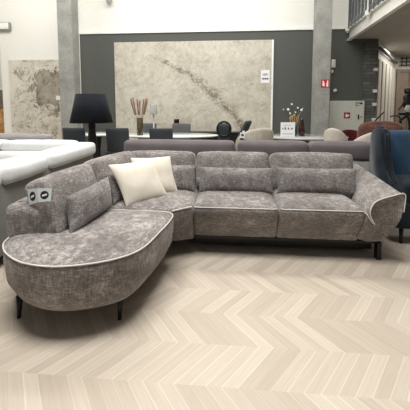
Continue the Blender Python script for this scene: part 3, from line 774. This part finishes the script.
def tub_chair(label, loc, rz, fab, ribs=0, hb=0.80, w=0.30):
    t = thing('tub_chair', label, 'chair', loc, rz)
    bm = B(); n = 40; g = []
    for i in range(n + 1):
        a = R(-125 + 250 * i / n); c = max(0, math.cos(a / 1.39)); h = 0.60 + (hb - 0.60) * c ** 0.7
        rib = (0.012 * abs(math.sin(i / n * ribs * math.pi)) if ribs else 0)
        col = []
        for (rr, zz) in ((w, 0.42), (w + 0.03 + rib, 0.55), (w + 0.05 + rib, h - 0.05), (w + 0.045, h - 0.012), (w + 0.03, h), (w + 0.005, h - 0.012), (w - 0.01, h - 0.05), (w - 0.03, 0.55), (w - 0.06, 0.42)):
            col.append(bm.verts.new((rr * math.sin(a), -rr * math.cos(a), zz)))
        g.append(col)
    for A, Bq in zip(g, g[1:]):
        for j in range(len(A)): bm.faces.new((A[j], A[(j + 1) % len(A)], Bq[(j + 1) % len(A)], Bq[j]))
    bm.faces.new(g[0]); bm.faces.new(g[-1][::-1])
    link('shell', bm, fab, t)
    bm = B(); lathe(bm, [(w - 0.03, 0.40), (w, 0.43), (w - 0.01, 0.47), (w - 0.08, 0.49)], 28); link('seat', bm, fab, t)
    for sx in (-1, 1):
        for sy in (-1, 1):
            bm = B(); tube(bm, [(sx * 0.24, sy * 0.22, 0), (sx * 0.17, sy * 0.16, 0.41)], 0.011, 8, r2=0.017); link('leg', bm, M_black, t)
    return t
tub_chair('beige ribbed tub chair behind the gap between the two mauve sofas', (0.44, 5.20, 0), R(25), M_taupe, 14, 0.96, 0.27)
tub_chair('beige tub chair at the right end of the round pale-topped table', (1.775, 5.10, 0), R(-40), M_beige, 0, 0.96, 0.14)
tub_chair('beige tub chair between the dark red chair and the blue armchair', (2.075, 4.72, 0), R(30), M_beige, 0, 0.965, 0.23)
tub_chair('dark red chair partly hidden between two beige tub chairs', (2.60, 6.52, 0), R(175), M_redfab, 0, 0.81, 0.19)

def black_chair(label, loc, rz):
    t = thing('lounge_chair', label, 'chair', loc, rz)
    bm = B(); puff(bm, (0.10, 0.04, 0.22), 0.038, (0, 0.01, 0), 8, Matrix.Translation((-0.02, -0.17, 0.80)) @ Matrix.Rotation(R(14), 4, 'X')); link('backrest', bm, M_chair, t)
    bm = B(); puff(bm, (0.21, 0.21, 0.05), 0.04, (0, 0, 0.01), 6, Matrix.Translation((0, 0, 0.46))); link('seat', bm, M_chair, t)
    bm = B(); ring = [(0.115 * math.cos(a) - 0.02, -0.22, 0.92 + 0.125 * math.sin(a)) for a in [k * 2 * math.pi / 28 for k in range(28)]]
    tube(bm, ring, 0.02, 8, True); link('back_ring', bm, M_black, t)
    bm = B(); tube(bm, [(0, 0, 0.03), (0, 0, 0.42)], 0.025, 12); lathe(bm, [(0.2, 0), (0.2, 0.012), (0.03, 0.04)], 24); link('pedestal', bm, M_black, t)
    return t
bcr = black_chair('black chair with a round ring back behind the mauve sofas', (-0.06, 5.42, 0), 0)
t = thing('lounge_chair', 'black chair with a slanting back just right of the ring-back chair', 'chair', (0.13, 5.86, 0), R(70))
bm = B(); puff(bm, (0.16, 0.035, 0.24), 0.03, (0, 0.01, 0), 8, Matrix.Translation((0, -0.17, 0.82)) @ Matrix.Rotation(R(26), 4, 'X')); link('backrest', bm, M_chair, t)
bm = B(); puff(bm, (0.19, 0.19, 0.05), 0.04, (0, 0, 0.01), 6, Matrix.Translation((0, 0, 0.46))); link('seat', bm, M_chair, t)
bm = B(); tube(bm, [(0, 0, 0.03), (0, 0, 0.42)], 0.025, 12); lathe(bm, [(0.2, 0), (0.2, 0.012), (0.03, 0.04)], 24); link('pedestal', bm, M_black, t)
ht = thing('hang_tag', 'small white tag with a black mark on the ribbed tub chair', 'tag', (0.215, 4.85, 0.78))
bm = B(); box(bm, 0.185, 0.26, 4.845, 4.85, 0.80, 0.92); link('tag_card', bm, M_paper, ht, ht.location, False)
bm = B(); box(bm, 0.205, 0.245, 4.842, 4.845, 0.835, 0.865); box(bm, 0.185, 0.22, 4.842, 4.845, 0.895, 0.92); box(bm, 0.185, 0.24, 4.842, 4.85, 0.77, 0.80); link('tag_print', bm, M_ink, ht, ht.location, False)

# black floor lamp
lp = thing('floor_lamp', 'tall black lamp with a wide tapered shade in front of the left column', 'lamp', (-2.165, 4.6, 0))
bm = B(); lathe(bm, [(0.20, 0), (0.20, 0.02), (0.13, 0.06), (0.11, 0.3), (0.10, 0.55), (0.075, 0.75), (0.055, 0.92), (0.06, 1.02), (0.02, 1.08), (0.015, 1.3)], 28); link('lamp_base', bm, M_black, lp)
bm = B(); seg = 48
prof = [(0.325, 1.055), (0.226, 1.50), (0.220, 1.50), (0.318, 1.055)]
rings = [[bm.verts.new((r * math.cos(k * 2 * math.pi / seg), r * math.sin(k * 2 * math.pi / seg), z)) for k in range(seg)] for r, z in prof]
for i in range(4):
    A, Bq = rings[i], rings[(i + 1) % 4]
    for k in range(seg): bm.faces.new((A[k], A[(k + 1) % seg], Bq[(k + 1) % seg], Bq[k]))
link('lamp_shade', bm, M_shade, lp)
bm = B()
for k in range(3):
    a = k * 2 * math.pi / 3; tube(bm, [(0, 0, 1.29), (0.221 * math.cos(a), 0.221 * math.sin(a), 1.48)], 0.004, 6)
link('shade_carrier', bm, M_black, lp)

# vase with plumes
va = thing('plume_vase', 'smoked glass vase of brown dried plumes on the oval table', 'vase', (-1.71, 5.68, 0.752))
bm = B(); lathe(bm, [(0.05, 0), (0.058, 0.01), (0.062, 0.33), (0.062, 0.34)], 28); link('vase_body', bm, M_smoke, va)
for k, (dx, lean) in enumerate(((-0.16, 0.71), (-0.11, 0.73), (-0.05, 0.70), (0.02, 0.68), (0.08, 0.70), (0.13, 0.72), (0.17, 0.70))):
    dy = random.uniform(-0.06, 0.06)
    bm = B(); tube(bm, [(dx * 0.1, dy * 0.2, 0.05), (dx * 0.35, dy * 0.4, 0.35), (dx * 0.6, dy * 0.6, 0.45)], 0.004, 6); st = link('stem', bm, M_stem, va)
    bm = B(); tube(bm, [(dx * 0.55, dy * 0.6, 0.40), (dx * 0.75, dy * 0.8, 0.52), (dx * 0.92, dy, 0.63), (dx, dy, lean)], 0.010, 8, r2=0.019)
    for v in bm.verts: v.co += noise.noise_vector(v.co * 60) * 0.008
    link('plume', bm, M_plume, st)
# candle / red jar
rj = thing('red_jar', 'dark red jar with a black lid standing above the slate dining chair', 'jar', (-1.22, 6.98, 0.722))
bm = B(); lathe(bm, [(0.06, 0), (0.065, 0.01), (0.065, 0.22), (0.05, 0.23)], 24); link('jar_body', bm, M_redfab, rj)
bm = B(); lathe(bm, [(0.062, 0.23), (0.062, 0.29), (0.055, 0.295)], 24); link('lid', bm, M_black, rj)
sb = thing('sideboard', 'long low black sideboard under the big marble slab', 'sideboard', (-0.6, 6.98, 0))
bm = B(); box(bm, -1.5, 0.3, 6.82, 7.14, 0.06, 0.70, 0.006); link('cabinet_body', bm, M_black, sb, sb.location, False)
bm = B(); box(bm, -1.52, 0.32, 6.80, 7.15, 0.70, 0.722, 0.004); link('top', bm, M_black, sb, sb.location, False)
bm = B(); box(bm, -1.45, 0.25, 6.86, 7.1, 0, 0.06); link('plinth', bm, M_black, sb, sb.location, False)
# reflected lamp silhouette next to the plumes, built as a solid pale object
wl = thing('reflected_lamp_shape', 'small pale solid shape of a reflected lamp right behind the dried plumes', 'lamp', (-1.55, 6.12, 0.752))
bm = B(); lathe(bm, [(0.07, 0), (0.07, 0.02), (0.015, 0.04), (0.012, 0.42)], 20); link('stand', bm, M_tinted, wl)
bm = B(); lathe(bm, [(0.075, 0.40), (0.08, 0.42), (0.068, 0.60), (0.064, 0.61)], 28); link('lamp_shade', bm, M_tinted, wl)

# card, brown vase and cotton stems on the right table
cd = thing('table_card', 'square white printed card standing on the round table', 'card', (1.05, 5.60, 0.752))
bm = B(); box(bm, 0.925, 1.185, 5.60, 5.608, 0.752, 1.02); box(bm, 0.95, 1.16, 5.608, 5.68, 0.752, 0.757); link('card_sheet', bm, M_paper, cd, cd.location, False)
bm = B()
for k, (x, h) in enumerate(((0.965, 0.02), (1.01, 0.045), (1.068, 0.035), (1.13, 0.035))): box(bm, x - 0.012, x + 0.012, 5.5985, 5.60, 0.905 - h / 2, 0.905 + h / 2)
box(bm, 1.105, 1.13, 5.5985, 5.60, 0.89, 0.90)
link('print_marks', bm, M_chair2, cd, cd.location, False)
bm = B(); box(bm, 0.985, 1.12, 5.5985, 5.60, 0.958, 0.966); box(bm, 0.955, 1.15, 5.5985, 5.60, 0.80, 0.815); link('fine_print', bm, M_greyink, cd, cd.location, False)

cd.location.x += 0.03
fv = thing('brown_vase', 'tall dark maroon vase on the round table right of the white card', 'vase', (1.375, 5.76, 0.752))
bm = B(); lathe(bm, [(0.035, 0), (0.055, 0.02), (0.06, 0.12), (0.045, 0.24), (0.028, 0.30), (0.034, 0.33)], 24); link('vase_body', bm, M_maroon, fv)
fl = thing('cotton_stem_vase', 'small dark vase of white cotton stems behind the white card', 'vase', (1.21, 5.80, 0.752))
bm = B(); lathe(bm, [(0.03, 0), (0.045, 0.02), (0.05, 0.10), (0.03, 0.18), (0.034, 0.20)], 24); link('vase_body', bm, M_maroon, fl)
for k, (dx, z, r) in enumerate(((-0.21, 0.50, .018), (-0.14, 0.50, .032), (-0.06, 0.60, .026), (-0.10, 0.43, .022), (0.04, 0.53, .024), (0.12, 0.49, .03), (0.16, 0.52, .016), (0.0, 0.45, .02))):
    dy = random.uniform(-0.1, 0.1)
    bm = B(); tube(bm, catmull([(0, 0, 0.02), (dx * 0.15, dy * 0.2, 0.25), (dx * 0.6, dy * 0.6, z - 0.12), (dx, dy, z)], 4, False), 0.004, 5); st = link('stem', bm, M_stem if k % 2 else M_greenleaf, fl)
    bm = B(); r *= 0.75; bmesh.ops.create_icosphere(bm, subdivisions=2, radius=r)
    for v in bm.verts: v.co += Vector((dx, dy, z)) + noise.noise_vector(v.co * 50) * r * 0.2
    link('cotton_bud', bm, M_bud, st)
for k in range(5):                                                      # straw-coloured ears
    dx = -0.08 + k * 0.035; z = 0.36 + 0.03 * (k % 3)
    bm = B(); tube(bm, [(dx * 0.3, 0, 0.18), (dx * 0.8, -0.02, z - 0.14), (dx, -0.02, z - 0.07), (dx * 1.1, -0.02, z)], 0.004, 6, r2=0.013)
    link('straw_ear', bm, M_stem, fl)

fl.location.x += 0.035
# rust coloured plush lounge chair behind the blue chair
rc = thing('plush_chair', 'rust brown plush lounge chair behind the blue wing armchair', 'armchair', (2.56, 5.45, 0))
bm = B(); puff(bm, (0.36, 0.12, 0.33), 0.12, (0, 0.04, 0.04), 12, Matrix.Translation((2.55, 5.25, 0.70)), 0.025, 3); link('backrest', bm, M_rust, rc, rc.location, sub=1)
bm = B(); puff(bm, (0.32, 0.25, 0.10), 0.07, (0, 0, 0.02), 9, Matrix.Translation((2.56, 5.55, 0.42)), 0.015, 5); link('seat', bm, M_rust, rc, rc.location)
for sx in (-0.24, 0.24):
    for sy in (-0.1, 0.25):
        bm = B(); tube(bm, [(2.56 + sx * 1.1, 5.45 + sy * 1.1, 0), (2.56 + sx, 5.45 + sy, 0.36)], 0.014, 8); link('leg', bm, M_black, rc, rc.location)

# black metal figure ornament standing behind at the right edge
fg = thing('metal_sculpture', 'black metal sculpture with bent arms and a pale disc at the right edge', 'sculpture', (3.0, 5.4, 0)); FO = fg.location.copy()
bm = B(); puff(bm, (0.075, 0.06, 0.06), 0.045, (0, 0, 0), 6, Matrix.Translation((3.06, 5.4, 1.60))); tube(bm, [(3.06, 5.4, 1.56), (3.055, 5.4, 1.46)], 0.018, 8); link('head', bm, M_black, fg, FO)
bm = B(); puff(bm, (0.08, 0.05, 0.13), 0.045, (0, 0, 0), 6, Matrix.Translation((3.05, 5.4, 1.40))); puff(bm, (0.12, 0.05, 0.03), 0.025, (0, 0, 0), 5, Matrix.Translation((3.02, 5.4, 1.17)))
tube(bm, [(3.05, 5.4, 1.3), (3.05, 5.4, 1.15)], 0.03, 8); link('torso', bm, M_black, fg, FO)
bm = B(); lathe(bm, [(0.062, 0), (0.07, 0.008), (0.062, 0.02)], 24)
for v in bm.verts: v.co = Vector((3.03 + v.co.x, 5.35 - v.co.z, 1.27 + v.co.y))
link('disc', bm, M_tinted, fg, FO)['label'] = 'pale round disc'
bm = B(); tube(bm, catmull([(2.99, 5.4, 1.45), (2.95, 5.38, 1.36), (2.87, 5.36, 1.245)], 5, False), 0.02, 8, r2=0.014); link('arm', bm, M_black, fg, FO)
bm = B(); tube(bm, catmull([(3.10, 5.4, 1.45), (3.18, 5.38, 1.36), (3.2, 5.36, 1.22)], 5, False), 0.02, 8, r2=0.014); link('arm', bm, M_black, fg, FO)
bm = B(); tube(bm, catmull([(3.10, 5.4, 1.16), (2.95, 5.38, 1.07), (2.92, 5.38, 1.0), (2.97, 5.4, 0.5), (2.95, 5.4, 0.0)], 6, False), 0.025, 8); link('leg', bm, M_black, fg, FO)
bm = B(); tube(bm, catmull([(3.06, 5.4, 1.16), (3.12, 5.42, 0.9), (3.08, 5.42, 0.5), (3.1, 5.42, 0.0)], 6, False), 0.025, 8); link('leg', bm, M_black, fg, FO)
bm = B(); tube(bm, catmull([(2.93, 5.38, 1.02), (2.90, 5.36, 1.09), (2.82, 5.34, 1.14), (2.70, 5.32, 1.12)], 6, False), 0.014, 8); link('curved_rod', bm, M_black, fg, FO)
fg.location = (3.34, 6.0, 0)
rd = thing('metal_stand', 'thin black slanting rod stand behind the rust brown plush chair', 'stand', (2.78, 6.1, 0))
bm = B(); tube(bm, [(2.68, 6.1, 0.85), (3.02, 6.1, 1.21)], 0.013, 8); link('rod', bm, M_black, rd, rd.location)
bm = B(); tube(bm, [(2.77, 6.1, 0.012), (2.77, 6.1, 0.945)], 0.015, 8); lathe(bm, [(0.16, 0), (0.16, 0.01), (0.02, 0.03)], 20, (2.77, 6.1, 0)); link('pole', bm, M_black, rd, rd.location)
